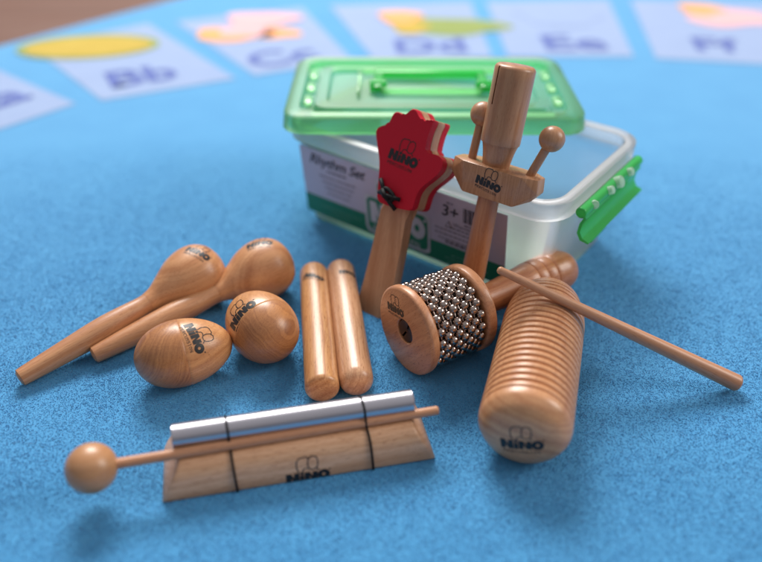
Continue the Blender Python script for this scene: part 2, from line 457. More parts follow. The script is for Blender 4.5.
def letters_mask(X, Y):
    m = np.zeros(X.shape, bool)
    def NN(x0, x1, y0, y1, t):
        a = poly_in(X, Y, [(x0, y0), (x0, y1), (x0 + t, y1), (x1 - t, y0 + (y1 - y0) * .45), (x1 - t, y1 - .01), (x1, y1), (x1, y0), (x1 - t, y0), (x0 + t, y0 + (y1 - y0) * .52), (x0 + t, y0)])
        return a
    m |= NN(-.50, -.195, -.15, .15, .118)
    m |= poly_in(X, Y, [(-.182, -.145), (-.182, .05), (-.080, .06), (-.080, -.145)])
    m |= np.hypot(X + .130, Y - .115) < .045
    m |= NN(-.07, .235, -.135, .135, .118)
    e = ((X - .375) / .145) ** 2 + ((Y + .0) / .15) ** 2
    e2 = ((X - .375) / .042) ** 2 + ((Y + .0) / .048) ** 2
    m |= (e < 1) & (e2 > 1)
    m |= np.hypot(X - .52, Y - .14) < .022
    return m
def mark_mask(X, Y, outline=True, sub=True):
    m = letters_mask(X, Y)
    if sub:
        word = 'PERCUSSION'; w = .86 / (len(word) * 6)
        for i, ch in enumerate(word):
            rows = GLY[ch].split()
            for r_, row in enumerate(rows):
                for c_, b in enumerate(row):
                    if b == '1':
                        x0 = -.46 + (i * 6.2 + c_) * w; y0 = -.20 - r_ * w * .95
                        m |= (X >= x0) & (X < x0 + w * 1.02) & (Y <= y0) & (Y > y0 - w)
    if outline:
        strokes = [[(-.20, .17), (-.24, .30), (-.23, .46), (-.17, .53), (0.0, .55), (.06, .50)],
                   [(.04, .24), (.02, .36), (.04, .48), (.12, .55), (.22, .53), (.26, .44), (.25, .28), (.19, .21), (.10, .20), (.04, .24)],
                   [(-.10, .17), (-.09, .23), (-.03, .26), (.04, .24)], [(.22, .22), (.27, .16)]]
        for s in strokes:
            for a, b in zip(s, s[1:]): m |= seg_d(X, Y, a, b) < .0125
    return m

def hit_world(o, px, py):
    bvh = BVH[o.name]; mi = MW[o.name].inverted()
    org = mi @ CAM; dr = (mi.to_3x3() @ ray(px, py)).normalized()
    loc, nor, i, ds = bvh.ray_cast(org, dr)
    if loc is None: return None, None
    return loc, nor
BVH, MW = {}, {}
def register(o):
    bm = bmesh.new(); bm.from_mesh(o.data); BVH[o.name] = BVHTree.FromBMesh(bm); bm.free()
    bpy.context.view_layer.update(); MW[o.name] = o.matrix_world.copy()

def mark(o, c, right, scale=1.0, res=150, mat=None, parent=None, up=False, outline=True, sub=True, mask=None, name='printed_mark', off=.00012, width=None, av=0.0):
    """wrap the mark on part o; c / right: picture points of its centre and of the right end of the word"""
    register(o)
    lc, n = hit_world(o, *c)
    if lc is None: print('MARK MISS', o.name, c); return
    bm = bmesh.new(); MI = MW[o.name].inverted()
    # right direction: intersect the tangent plane
    wn = (MW[o.name].to_3x3() @ n).normalized(); wc = MW[o.name] @ lc
    wr = onplane(right[0], right[1], wc, wn)
    U = (MI.to_3x3() @ (wr - wc)); half = U.length if width is None else width / 2
    U.normalize(); U = (U - n * U.dot(n)).normalized(); V = n.cross(U)
    s = 2 * half * scale
    xs = np.linspace(-.56, .56, res + 1); ys = np.linspace(-.30, .60, int(res * .9 / 1.12) + 1)
    cx, cy = (xs[1:] + xs[:-1]) / 2, (ys[1:] + ys[:-1]) / 2
    XX, YY = np.meshgrid(cx, cy)
    M = (mask or mark_mask)(XX, YY) if mask else mark_mask(XX, YY, outline, sub)
    bvh = BVH[o.name]; vs = {}
    def vert(i, j):
        if (i, j) in vs: return vs[(i, j)]
        p = lc + U * (xs[i] * s) + V * ((ys[j] - av) * s) + n * .02
        loc, nor, _, _ = bvh.ray_cast(p, -n, .05)
        v = None
        if loc is not None and nor.dot(n) > .15:
            v = bm.verts.new(loc + nor * off)
        vs[(i, j)] = v; return v
    for j in range(M.shape[0]):
        for i in range(M.shape[1]):
            if M[j, i]:
                q = [vert(i, j), vert(i + 1, j), vert(i + 1, j + 1), vert(i, j + 1)]
                if None not in q: bm.faces.new(q)
    return obj(name, bm, mat or m_print, o if parent is None else parent, smooth=180)

# ------------------------------------------------------------------ maracas
def maraca(label, tail, head, roll, g):
    a = G(tail[0], tail[1], .0062); b = G(head[0], head[1], .0205)
    d = b - a; Lc = d.length
    m = frame(a - Vector((0, 0, 0)), d, (0, 0, 1))
    t = thing('maraca', label, 'maraca', m, g)
    rot = Matrix.Rotation(roll, 4, 'X')
    nk = Lc - .034                          # neck
    hp = [(0, 0), (.0004, .0036), (.0016, .0048), (.004, .0054), (Lc * .25, .0068), (Lc * .45, .0078), (nk * .80, .0072), (nk * .94, .0063), (nk, .0064)]
    hp = [hp[0]] + smoothprof(hp[1:], 5)
    obj('handle', lathe(hp, 48), m_mar2, t, rot)
    x0 = nk
    sp = [(x0, .0065), (x0 + .006, .0081), (x0 + .014, .0125), (x0 + .024, .0178), (x0 + .034, .0201), (x0 + .043, .0192), (x0 + .050, .0150), (x0 + .0535, .0095)]
    sp = [(x0, 0)] + smoothprof(sp, 8) + [(x0 + .0550, .0045), (x0 + .0553, 0)]
    h = obj('shaker_head', lathe(sp, 72), m_mar, t, rot)
    return t, h
mg = 'wooden maracas lying on the rug'
t, h = maraca('wooden maraca at the far left, its handle lying behind the other maraca', (18, 379), (193, 277), 0.4, mg)
mark(h, (198, 252), (208, 257), 1.0, parent=h, width=.0165)
t, h = maraca('wooden maraca whose round head lies nearest the box, in front of the other maraca', (92, 356), (262, 270), 2.1, mg)
mark(h, (259, 243.2), (268, 241.6), 1.0, parent=h, width=.0165)

# ------------------------------------------------------------------ egg shakers
def egg(label, c, ax, r, half, seamk, roll, g):
    p = G(c[0], c[1], r); 
    m = frame(p, Vector((math.cos(ax), math.sin(ax), 0)), (0, 0, 1))
    t = thing('egg_shaker', label, 'egg shaker', m, g)
    def prof(x):                            # blunt at -x, pointed at +x
        u = x / half
        return r * math.sqrt(max(0, 1 - u * u)) * (1 - .085 * u) 
    n = 40; xs = [-half * math.cos(math.pi * i / n) for i in range(n + 1)]
    seam = seamk * half
    left = [(x, prof(x)) for x in xs if x < seam - .0006] + [(seam - .0003, prof(seam - .0003)), (seam, prof(seam) - .00018)]
    right = [(seam, prof(seam) - .00018), (seam + .0003, prof(seam + .0003))] + [(x, prof(x)) for x in xs if x > seam + .0006]
    left[0] = (-half, 0); right[-1] = (half, 0)
    rt = Matrix.Rotation(roll, 4, 'X')
    l = obj('shell_half', lathe(left + [(seam, 0)], 72), m_egg_end, t, rt, label='darker blunt half of the egg')
    rr = obj('shell_half', lathe([(seam, 0)] + right, 72), m_egg, t, rt, label='paler half of the egg with the printed mark')
    return t, l, rr
eg = 'wooden egg shakers'
t, l, r_ = egg('wooden egg shaker lying sideways, showing the seam between dark and pale wood', (184, 352), R(22), .0194, .0278, .0, .3, eg)
mark(r_, (195, 336.5), (201.5, 351), 1.0, parent=r_)
t, l, r_ = egg('rounder looking wooden egg shaker between the sideways egg and the short round sticks', (261, 325.5), R(128), .0203, .0262, -.20, 1.3, eg)
mark(r_, (240.5, 313.5), (252, 300.5), 1.0, parent=r_)

# ------------------------------------------------------------------ claves
def clave(label, back, front, r, mat, chamfer, g, roll):
    a = G(front[0], front[1], r); b = G(back[0], back[1], r)
    L_ = (b - a).length
    m = frame(a, b - a, (0, 0, 1))
    rt = Matrix.Rotation(roll, 4, 'X')
    if chamfer: pr = rounded_rod(r * .98, r * .95, L_, .0035, .006, bulge=.0002)
    else: pr = rounded_rod(r * .98, r * .95, L_, .0075, .0065, bulge=.0002)
    o = obj('clave', lathe(pr, 64), mat, None, m @ rt)
    o['label'] = label; o['category'] = 'clave'; o['group'] = g
    return o
cg = 'pair of claves lying side by side'
c1 = clave('yellowish short round wooden stick with a flat cut front end', (313.5, 270), (322.5, 391), .0100, m_clave, True, cg, .5)
mark(c1, (313.5, 275.5), (322, 277.5), 1.1, outline=False)
c2 = clave('pale pinkish short round wooden stick with a rounded front end, beside the castanet', (340, 267), (357.5, 388), .0100, m_clave_pale, False, cg, 2.5)
mark(c2, (348, 272), (356, 274), 1.0, outline=False)

# ------------------------------------------------------------------ chime bar and its mallet
p0, p1 = G(161, 504), G(437, 459)
cd = (p1 - p0).normalized(); LB = (p1 - p0).length
mC = frame(p0, cd, (0, 0, 1))                # x along the block, y to the back
BT = .0195                                   # block height
ch = thing('chime_bar', 'silver tube strapped with two black bands onto a pale wooden block', 'chime bar', mC)
DB = .0365
sec = [(.0010, 0), (.0002, .0006), (0, .0016), (.0002, .006), (.0010, .0105), (.0020, .0136), (.0034, .0162), (.0052, .0181), (.0074, .0191), (.0100, BT)]
sec = sec + [(DB - y, z) for y, z in sec[::-1]]
def slope(z): return .0006 + .0105 * (z / BT) ** 1.15
bb = bmesh.new(); rings = []
yc_, zc_ = DB / 2, .008
for e, k in ((.0, .955), (.0004, .978), (.0012, .993), (.0026, 1.0)):
    rings.append([bb.verts.new((slope(z) + e, yc_ + (y - yc_) * (1 - (1 - k) * .8), z if z < .001 else zc_ + (z - zc_) * k)) for y, z in sec])
for e, k in ((.0026, 1.0), (.0012, .993), (.0004, .978), (.0, .955)):
    rings.append([bb.verts.new((LB - slope(z) - e, yc_ + (y - yc_) * (1 - (1 - k) * .8), z if z < .001 else zc_ + (z - zc_) * k)) for y, z in sec])
for A_, B_ in zip(rings, rings[1:]):
    for i in range(len(sec)):
        bb.faces.new((A_[i], A_[(i + 1) % len(sec)], B_[(i + 1) % len(sec)], B_[i]))
for rg in (rings[0], rings[-1]):
    h_ = len(sec) // 2
    for i in range(h_ - 1): bb.faces.new((rg[i], rg[i + 1], rg[-2 - i], rg[-1 - i]))
blk = obj('wooden_block', bb, m_chime, ch, smooth=60)
def loc(px, py, z): return mC.inverted() @ G(px, py, z)
tl, tr = loc(172.5, 435.5, BT + .0062), loc(413, 403, BT + .0062)
ty = (tl.y + tr.y) / 2
RT = .0061
tube = lathe([(0, .0044), (0, RT - .0004), (.0004, RT), (tr.x - tl.x - .0004, RT), (tr.x - tl.x, RT - .0004), (tr.x - tl.x, .0044), (.0, .0044)], 56)
obj('metal_tube', tube, m_alu, ch, Matrix.Translation((tl.x, ty, BT + RT + .0005)))
print('chime', tl, tr, ty)
sl, sr = loc(166, 457.5, BT + .0024), loc(440, 414, BT + .0024)
sy = ty - RT + .0004
print('stick', sl, sr, sy)
def band(x, slant):
    c = []
    zt = BT + RT + .0005
    for k in range(9):                        # over the tube, back to front
        a = R(20 + 125 * k / 8)
        c.append((ty + (RT + .0003) * math.cos(a), zt + (RT + .0003) * math.sin(a)))
    c += [(sy - .0026, BT + .0026), (.0096, BT + .0006), (.0071, BT + .0002), (.0048, .0187), (.0029, .0168), (.0014, .0139), (.0004, .0106), (-.0004, .006), (-.0006, .003), (-.0005, .0003), (.02, -.0002), (DB + .0005, .0003), (DB + .0005, .004), (DB - .0003, .0106), (DB - .0028, .0168), (DB - .0065, BT + .0002), (DB - .0095, BT + .0008)]
    n = len(c)
    P = [Vector((x + slant * (i / n if i < 21 else (n - i) / n * 3), y, z)) for i, (y, z) in enumerate(c)]
    P = [p.lerp(q, t_) for p, q in zip(P, P[1:] + P[:1]) for t_ in (0, .33, .66)]
    obj('band', tube_path(P, .00062, 8, True), m_cord, ch, smooth=180)
xa, xb = loc(226, 432, .028), loc(362, 412, .028)
band(xa.x, .0030); band(xb.x, .0042)
mark(blk, (307, 467), (328.5, 463.6), 1.0, parent=blk, av=.28)
ml = thing('mallet', 'wooden mallet with a round ball head, its stick tucked beside the silver tube', 'mallet', mC @ Matrix.Translation((0, sy, BT + .0026)))
bc = mC.inverted() @ G(91.5, 468, BT + .0026)
x0, x1 = bc.x, sr.x
tilt = 0
mlb = math.atan2(bc.y - sy, x0 - xb.x)
obj('stick', lathe(rounded_rod(.0027, .0024, x1 - x0, .0005, .0012), 32), m_stick, ml, Matrix.Translation((x0, bc.y - sy, 0)) @ Matrix.Rotation(math.atan2(sy - bc.y, x1 - x0 - .02) , 4, 'Z'))
rb = .0121
obj('ball', lathe([(-rb * math.cos(math.pi * i / 32), rb * math.sin(math.pi * i / 32)) for i in range(33)], 64), m_mal, ml, Matrix.Translation((x0, bc.y - sy, 0)))

# ------------------------------------------------------------------ cabasa
RC = .0273
cabA = G(404.5, 331.5, RC); al = R(33)
mK = frame(cabA, (math.cos(al), math.sin(al), -.02), (0, 0, 1))
kb = thing('cabasa', 'cabasa with rows of steel beads between two wooden discs, its handle behind the ribbed guiro', 'cabasa', mK)
def disc(x0, th, hole):
    rd = .0022
    pr = [(x0, hole), (x0 - 0, RC - rd)]
    pr = [(x0 + .006, hole - .0001), (x0 + .0005, hole), (x0, hole + .0005)] + [(x0 + rd * (1 - math.cos(a)), RC - rd + rd * math.sin(a)) for a in [math.pi / 2 * k / 6 for k in range(7)]]
    pr += [(x0 + th - rd * (1 - math.cos(a)), RC - rd + rd * math.sin(a)) for a in [math.pi / 2 * (6 - k) / 6 for k in range(7)]] + [(x0 + th, 0)]
    return pr
TH = .0062; W0 = .0062; W1 = .0405
pr = disc(0, TH, .0074)
pr = [(.0055, 0)] + pr
d1 = obj('disc', lathe(pr, 96), m_cab, kb, smooth=40)
pr2 = disc(W1, TH + .001, .002); pr2[0] = (W1, 0); pr2 = [pr2[0]] + pr2[2:]
obj('disc', lathe(pr2, 96), m_cab, kb, Matrix.Rotation(1.1, 4, 'X'), smooth=40)
scr = lathe([(.0020, 0), (.0007, .0064), (.0012, .0071), (.0054, .0071)], 40)
scr = boolean(scr, box(.0007, 0, 0, .0020, .0013, .0150))
obj('screw', scr, m_screw, kb, Matrix.Rotation(.45, 4, 'X'), smooth=30)
obj('drum', lathe([(W0 - .0005, 0), (W0 - .0005, .0212), (W1 + .0005, .0212), (W1 + .0005, 0)], 72), m_steelcore, kb, smooth=40)
rows, nb, rbd = 8, 21, .00285
for k in range(rows):
    bm = bmesh.new()
    x = W0 + .0030 + (W1 - W0 - .0060) * k / (rows - 1)
    Rr = .0212 + rbd * .95
    for j in range(nb):
        a = 2 * math.pi * (j + .5 * k + .05 * k + random.uniform(-.05, .05)) / nb
        xx = x + random.uniform(-.0004, .0004); rr = Rr + random.uniform(-.0002, .0003)
        bmesh.ops.create_uvsphere(bm, u_segments=20, v_segments=12, radius=rbd, matrix=Matrix.Translation((xx, rr * math.cos(a), rr * math.sin(a))))
    tube_path([(x, (Rr - .0002) * math.cos(2 * math.pi * j / 60), (Rr - .0002) * math.sin(2 * math.pi * j / 60)) for j in range(60)], .00062, 6, True, bm)
    obj('bead_chain', bm, m_chrome, kb, smooth=180)
HL = .134
hp = [(W1 + TH, .0105), (W1 + TH + .004, .0092), (W1 + TH + .014, .0092), (.074, .0102), (.090, .0122)]
hp = smoothprof(hp, 6)
for gx in (.0965, .1035, .1105):
    hp += [(gx - .0012, .0131 + (gx - .0965) * .06), (gx - .0004, .0128 + (gx - .0965) * .06), (gx, .01255 + (gx - .0965) * .06), (gx + .0004, .0128 + (gx - .0965) * .06), (gx + .0012, .0131 + (gx - .0965) * .06)]
hp += smoothprof([(.1145, .0137), (.122, .0134), (.1285, .0110), (.1325, .0066), (.134, .0022)], 6) + [(.1341, 0)]
obj('handle', lathe([(W1 + TH, 0)] + hp, 72), m_cabh, kb, smooth=50)
mark(d1, (395.5, 309.5), (403.5, 314.5), 1.0, parent=d1)

# ------------------------------------------------------------------ guiro and scraper
RG = .0238
ga = G(523, 434, RG); gb = G(547.5, 303, RG)
gd = gb - ga; LG = gd.length + .010
mG = frame(ga - gd.normalized() * .006, gd, (0, 0, 1))
LG = (gb - ga).length + .012
gp = [(0, 0)]
for k in range(1, 9):
    a = math.pi / 2 * k / 8
    gp.append((.0105 * (1 - math.cos(a)) ** 1.0, RG * .93 * math.sin(a) ** .62 if k < 8 else RG * .97))
gp = [(0, 0), (.0003, .006), (.0012, .0115), (.0028, .0160), (.0052, .0197), (.0085, .0222), (.0110, .0234), (.0145, RG)]
gp = [gp[0]] + smoothprof(gp[1:], 4)
ng = 20; x0 = .0150; pit = (LG - .0125 - x0) / ng
for k in range(ng):
    xc = x0 + pit * k
    for u in np.linspace(0, 1, 13)[:-1]:
        dip = .0021 * (max(0, math.cos(2 * math.pi * u)) ** 2.0)
        gp.append((xc + pit * u, RG - dip - max(0, (xc + pit * u - (LG - .032)) / .0195) ** 2 * .0028))
gp += smoothprof([(LG - .0122, RG - .0030), (LG - .008, RG * .83), (LG - .003, RG * .70), (LG - .0006, RG * .45)], 5) + [(LG, 0)]
gu = obj('guiro', lathe(gp, 96), m_gui, None, mG @ Matrix.Rotation(.8, 4, 'X'), smooth=60)
gu['label'] = 'thick ribbed wooden guiro with a smooth rounded front end, lying under the scraper stick'; gu['category'] = 'guiro'
mark(gu, (521.5, 445), (543, 446.5), 1.0)
# scraper rests on the guiro's top and on the rug
E = G(739, 384, .0052)
Tp = Vector((.0650, .3465, .0655))
Lk = (Tp - E).length
sc = obj('scraper_stick', lathe(rounded_rod(.0050, .0022, Lk, .0022, .0018, body=12), 40), m_stick, None, frame(E, Tp - E, (0, 0, 1)))
sc['label'] = 'thin tapered wooden stick leaning across the back of the ribbed guiro down to the rug'; sc['category'] = 'scraper stick'

# ------------------------------------------------------------------ plastic box
BH = .082
an = R(-37)
ux = Vector((math.cos(an), math.sin(an), 0)); uy = Vector((-ux.y, ux.x, 0))
P1, P2 = G(378, 153, BH), G(605, 172, BH)
t1 = (P2 - P1).dot(ux); FR = P1 + ux * t1
BLn = (FR - G(279, 128, BH)).dot(ux) + .010; BW = (G(660, 143, BH) - FR).dot(uy) + .007
print('BOX', BLn, BW, FR, 'latch', (G(609, 181, .0735) - FR).dot(uy), (G(643, 161, .0735) - G(576, 201, .0735)).length)
org = FR - ux * BLn
mB = frame((org.x, org.y, 0), ux, (0, 0, 1))     # x: long side, y: to the back, origin = front left corner of the rim
bx = thing('storage_box', 'milky clear plastic storage box with a paper label, under the green lid', 'storage box', mB)
def rrect(w, d, r, z, ins, n=6, cx=None, cy=None, W=BLn, D=BW):
    pts = []
    x0, x1, y0, y1 = ins, W - ins, ins, D - ins
    for (cx_, cy_, a0) in ((x1 - r, y0 + r, -90), (x1 - r, y1 - r, 0), (x0 + r, y1 - r, 90), (x0 + r, y0 + r, 180)):
        for k in range(n + 1):
            a = R(a0 + 90 * k / n); pts.append((cx_ + r * math.cos(a), cy_ + r * math.sin(a), z))
    return pts
def loft(levels, W=BLn, D=BW, capa=True, capb=True, mid=6):
    bm = bmesh.new(); rings = []
    for z, ins, r in levels: rings.append([bm.verts.new(p) for p in rrect(0, 0, max(r, .0005), z, ins, mid, W=W, D=D)])
    for A_, B_ in zip(rings, rings[1:]):
        n = len(A_)
        for i in range(n): bm.faces.new((A_[i], A_[(i + 1) % n], B_[(i + 1) % n], B_[i]))
    if capa: bm.faces.new(rings[0])
    if capb: bm.faces.new(rings[-1])
    return bm
RO = .022
tub = loft([(0.0004, .016, .010), (.0025, .0125, .013), (.04, .0085, .015), (.068, .0058, .016), (.0685, .0055, .016),
            (.0685, .0045, .016), (.0795, .0042, .016), (.0797, .0062, .0155), (.068, .0072, .0150), (.04, .0100, .014), (.0045, .014, .012), (.003, .0175, .009)], mid=8)
obj('tub', tub, m_tub, bx, smooth=40)
rim = loft([(.0700, .0030, RO - .003), (.0700, .0004, RO), (.0815, 0, RO), (BH, .0006, RO), (BH, .0068, RO - .006), (.0805, .0072, RO - .006), (.0805, .0030, RO - .003)], capa=False, capb=False, mid=8)
n_ = None
obj('rim', rim, m_rim, bx, smooth=40)
for x in (.045, .1, .15):                        # little moulded ribs under the rim
    pass
# label on the front wall: wall plane leans out from bottom to top
zt_, zb_ = .0655, .0085
def wy(z): return np.interp(z, [.0025, .04, .068], [.0125, .0085, .0058])
yT, yB = wy(zt_) - .0012, wy(zb_) - .0012
hgt = math.hypot(zt_ - zb_, yT - yB)
lx0, lx1 = .0150, BLn - .0350
mLb = frame((lx0, yB, zb_), (1, 0, 0), (0, -(zt_ - zb_), (yT - yB)))
# local: x right, y up the wall, z outwards
w_ = lx1 - lx0
lab = obj('label', extrude([(0, 0), (w_, 0), (w_, hgt), (0, hgt)], 0, .0003), m_paper, bx, mLb, smooth=0)
def lsheet(pts, z, mat, name):
    bm = bmesh.new(); bm.faces.new([bm.verts.new((p[0], p[1], z)) for p in pts]); return obj(name, bm, mat, lab, smooth=0)
z1 = .00045
lsheet([(0, 0), (w_, 0), (w_, hgt * .29), (0, hgt * .29)], z1, m_lgreen, 'green_stripe')
# badge
def badge_mask(X, Y, grow=0.0):
    g = grow
    b = (np.maximum(np.abs(X) - .56 - g + .1, 0) ** 2 + np.maximum(np.abs(Y + .03) - .31 - g + .1, 0) ** 2) < .1 ** 2
    e = (np.maximum(np.abs(X + .05) - .28 - g + .08, 0) ** 2 + np.maximum(np.abs(Y - .38) - .22 - g + .08, 0) ** 2) < .08 ** 2
    return b | e
def raster(mask, s, cx, cy, z, mat, name, res=150, ext=.75):
    xs = np.linspace(-ext, ext, res + 1); c = (xs[1:] + xs[:-1]) / 2
    X, Y = np.meshgrid(c, c); M = mask(X, Y); bm = bmesh.new(); vs = {}
    def v(i, j):
        if (i, j) not in vs: vs[(i, j)] = bm.verts.new((cx + xs[i] * s, cy + xs[j] * s, z))
        return vs[(i, j)]
    for j, i in zip(*np.nonzero(M)): bm.faces.new((v(i, j), v(i + 1, j), v(i + 1, j + 1), v(i, j + 1)))
    obj(name, bm, mat, lab, smooth=0)
S_ = .047; bxc, byc = w_ * .50, hgt * .36
raster(lambda X, Y: badge_mask(X, Y, .045), S_, bxc, byc, z1 + .0002, m_lwhite, 'badge_edge')
raster(lambda X, Y: badge_mask(X, Y, 0), S_, bxc, byc, z1 + .0004, m_lgreen, 'badge')
raster(lambda X, Y: mark_mask(X * 1.0, Y * .78 - .02, False, True), S_, bxc, byc, z1 + .0006, m_lwhite, 'badge_lettering')
def ltext(s, size, x, y, mat, bold=0, shear=0, rot=0, space=1):
    b = text_bm(s, size, bold, shear, space)
    bmesh.ops.transform(b, matrix=Matrix.Translation((x, y, z1 + .0002)) @ Matrix.Rotation(rot, 4, 'Z'), verts=b.verts[:])
    obj('label_text', b, mat, lab, smooth=0)
def lines(x, y, widths, dy, t, mat, align=0):
    bm = bmesh.new()
    for k, wd in enumerate(widths):
        cx = x; x_ = cx - wd / 2
        while x_ < cx + wd / 2:
            l_ = random.uniform(.0015, .0045); yy = y - k * dy
            q = [(x_, yy - t / 2), (min(x_ + l_, cx + wd / 2), yy - t / 2), (min(x_ + l_, cx + wd / 2), yy + t / 2), (x_, yy + t / 2)]
            bm.faces.new([bm.verts.new((a_, b_, z1 + .0002)) for a_, b_ in q]); x_ += l_ + .0008
    obj('small_print', bm, mat, lab, smooth=0)
ltext('Rhythm Set', .0115, .034, hgt * .86, m_ltext, .00012, .35, 0, .95)
lines(.034, hgt * .735, [.018], .003, .0016, m_ltext2)
lines(.034, hgt * .64, [.034, .030, .026, .022], .0046, .0010, m_ltext2)
lines(.034, hgt * .16, [.038, .020], .004, .0008, m_ltextg)
ltext('3+', .0125, w_ * .755, hgt * .78, m_ltext, .00015, .1)
lines(w_ * .755, hgt * .90, [.005], .003, .0012, m_ltext2)
bmb = bmesh.new(); xx = w_ * .815
while xx < w_ * .90:
    t_ = random.choice([.0004, .0004, .0008, .0012])
    bmb.faces.new([bmb.verts.new((a_, b_, z1 + .0002)) for a_, b_ in ((xx, hgt * .70), (xx + t_, hgt * .70), (xx + t_, hgt * .90), (xx, hgt * .90))]); xx += t_ + random.choice([.0004, .0007])
obj('barcode', bmb, m_ltext, lab, smooth=0)
lines(w_ * .86, hgt * .665, [.014], .003, .0010, m_ltext2)
tri = [(w_ * .735, hgt * .565), (w_ * .765, hgt * .565), (w_ * .75, hgt * .645)]
tb = tube_path([Vector((a_, b_, z1 + .0003)) for a_, b_ in tri], .00025, 4, True); obj('warning_triangle', tb, m_ltext, lab, smooth=0)
ltext('Warning', .0045, w_ * .815, hgt * .62, m_ltext2)
lines(w_ * .82, hgt * .565, [.022], .003, .0009, m_ltext2)
lines(w_ * .80, hgt * .51, [.040, .040, .034], .0038, .0009, m_ltext2)
lines(w_ * .82, hgt * .34, [.030], .003, .0014, m_ltext)
lines(w_ * .83, hgt * .16, [.024, .034, .030], .0032, .0008, m_ltextg)

def latch(side):
    """green clip hanging from the short side; side=1 right, -1 left"""
    x = BLn + .0035 if side == 1 else -.0035
    s = side; yc = BW * .49; hw = .044
    pr = []
    zh = .0735
    # plate profile in x,z swept along y: hooks over the rim, curves out and down
    prof = [(.0000, .001), (.0030, -.004), (.0012, -.008), (.0004, -.015), (.0030, -.0195), (.0085, -.0205), (.0092, -.0195),
            (.0045, -.0178), (.0024, -.0140), (.0030, -.008), (.0048, -.004), (.0020, .0022)]
    prof = [(a, zh + b) for a, b in prof]
    bm = extrude([(x + s * a, b) for a, b in prof], yc - hw, yc + hw)
    bmesh.ops.transform(bm, matrix=Matrix(((1, 0, 0, 0), (0, 0, 1, 0), (0, 1, 0, 0), (0, 0, 0, 1))), verts=bm.verts[:])
    c = obj('latch', bm, m_clip, bx, smooth=40)
    bm = lathe(rounded_rod(.0036, .0036, hw * 2 + .004, .001, .001), 24, mat=frame((x + s * .0015, yc - hw - .002, zh), (0, 1, 0), (0, 0, 1)))
    obj('hinge_roll', bm, m_clip, c)
    for yy in (-.030, -.010, .004, .022):
        b2 = lathe(rounded_rod(.0028 if yy != .004 else .0040, .0028 if yy != .004 else .0040, .0055, .001, .001), 20, mat=frame((x + s * .0022, yc + yy, zh), (s * .6, -.8 if yy < -.02 else 0, .35), (0, 1, 0)))
        obj('hinge_peg', b2, m_peg, c)
    b3 = box(x + s * .0058, yc - hw * .45, zh - .0225, .0012, hw * .55, .008, .0004); obj('pull_tab', b3, m_clip, c)
latch(1)

# ------------------------------------------------------------------ green lid, resting askew on the box
LH = .012
lf, lr, lb = G(279, 119, BH + LH), G(592, 120, BH + LH), G(312, 56, BH + LH)
LW = (lr - lf).length; LD = (lb.y - lf.y) 
print('lid', LW, LD)
an2 = math.atan2(lr.y - lf.y, lr.x - lf.x)
mL = frame((lf.x, lf.y, BH + .0006), (math.cos(an2), math.sin(an2), 0), (0, 0, 1))
lid = thing('box_lid', 'green translucent lid with a folding handle, lying askew on top of the clear box', 'lid', mL)
RL = .017
lm = loft([(0, .0030, RL), (0, 0, RL), (LH - .0015, .0012, RL), (LH, .003, RL), (LH, .0115, RL - .004), (LH - .005, .0135, RL - .006), (LH - .0052, .0205, RL - .008), (LH - .0012, .0225, RL - .008), (LH - .001, .0300, .010),
           (LH - .004, .0320, .008)], W=LW, D=LD, capa=False, capb=True, mid=7)
obj('lid_panel', lm, m_lid, lid, smooth=40)
lm = loft([(0, .0032, RL), (LH - .003, .0042, RL), (LH - .0025, .0100, RL - .004), (LH - .0065, .0130, RL - .006), (LH - .0072, .0215, RL - .008), (LH - .0030, .0235, RL - .008), (LH - .003, .030, .010), (LH - .0055, .0325, .008)], W=LW, D=LD, capa=False, capb=True, mid=7)
obj('lid_underside', lm, m_lid, lid, smooth=40)
# folding handle lying flat in the middle
hcx, hcy = LW * .5, LD * .54; hw = .043; hd = .019
zc = LH + .0005
path = [(-hw, -hd), (-hw, hd - .006), (-hw + .006, hd), (hw - .006, hd), (hw, hd - .006), (hw, -hd)]
hb = bmesh.new()
box(hcx, hcy + hd - .003, zc, hw * 2, .008, .006, .0015, bm=hb)
hd_ = obj('handle', hb, m_lid2, lid, smooth=40)
for s in (-1, 1):
    obj('handle_arm', box(hcx + s * (hw - .003), hcy - .003, zc, .007, hd * 2 - .008, .005, .0012), m_lid2, hd_, smooth=40)
    obj('pivot', lathe(rounded_rod(.0045, .0045, .013, .001, .001), 24, mat=frame((hcx + s * (hw - .003) - .0065, hcy - hd * .55, zc), (1, 0, 0), (0, 0, 1))), m_lid2, hd_)
fr_ = bmesh.new()
box(hcx, hcy - hd + .001, LH - .001, hw * 2 - .010, .0022, .005, .0006, bm=fr_)
box(hcx, hcy + hd + .006, LH - .001, hw * 2 + .020, .0022, .004, .0006, bm=fr_)
box(hcx - hw - .012, hcy, LH - .001, .0022, hd * 2 + .008, .004, .0006, bm=fr_)
box(hcx + hw + .012, hcy, LH - .001, .0022, hd * 2 + .008, .004, .0006, bm=fr_)
obj('moulded_frame', fr_, m_lid, lid, smooth=40)
# snap wall along front for the clips
for s in (0, 1):
    for k in range(3):
        obj('moulded_slot', box((.0165 if s == 0 else LW - .0165), LD * (.30 + .2 * k), LH - .003, .006, .014, .004, .001), m_lid, lid, smooth=40)

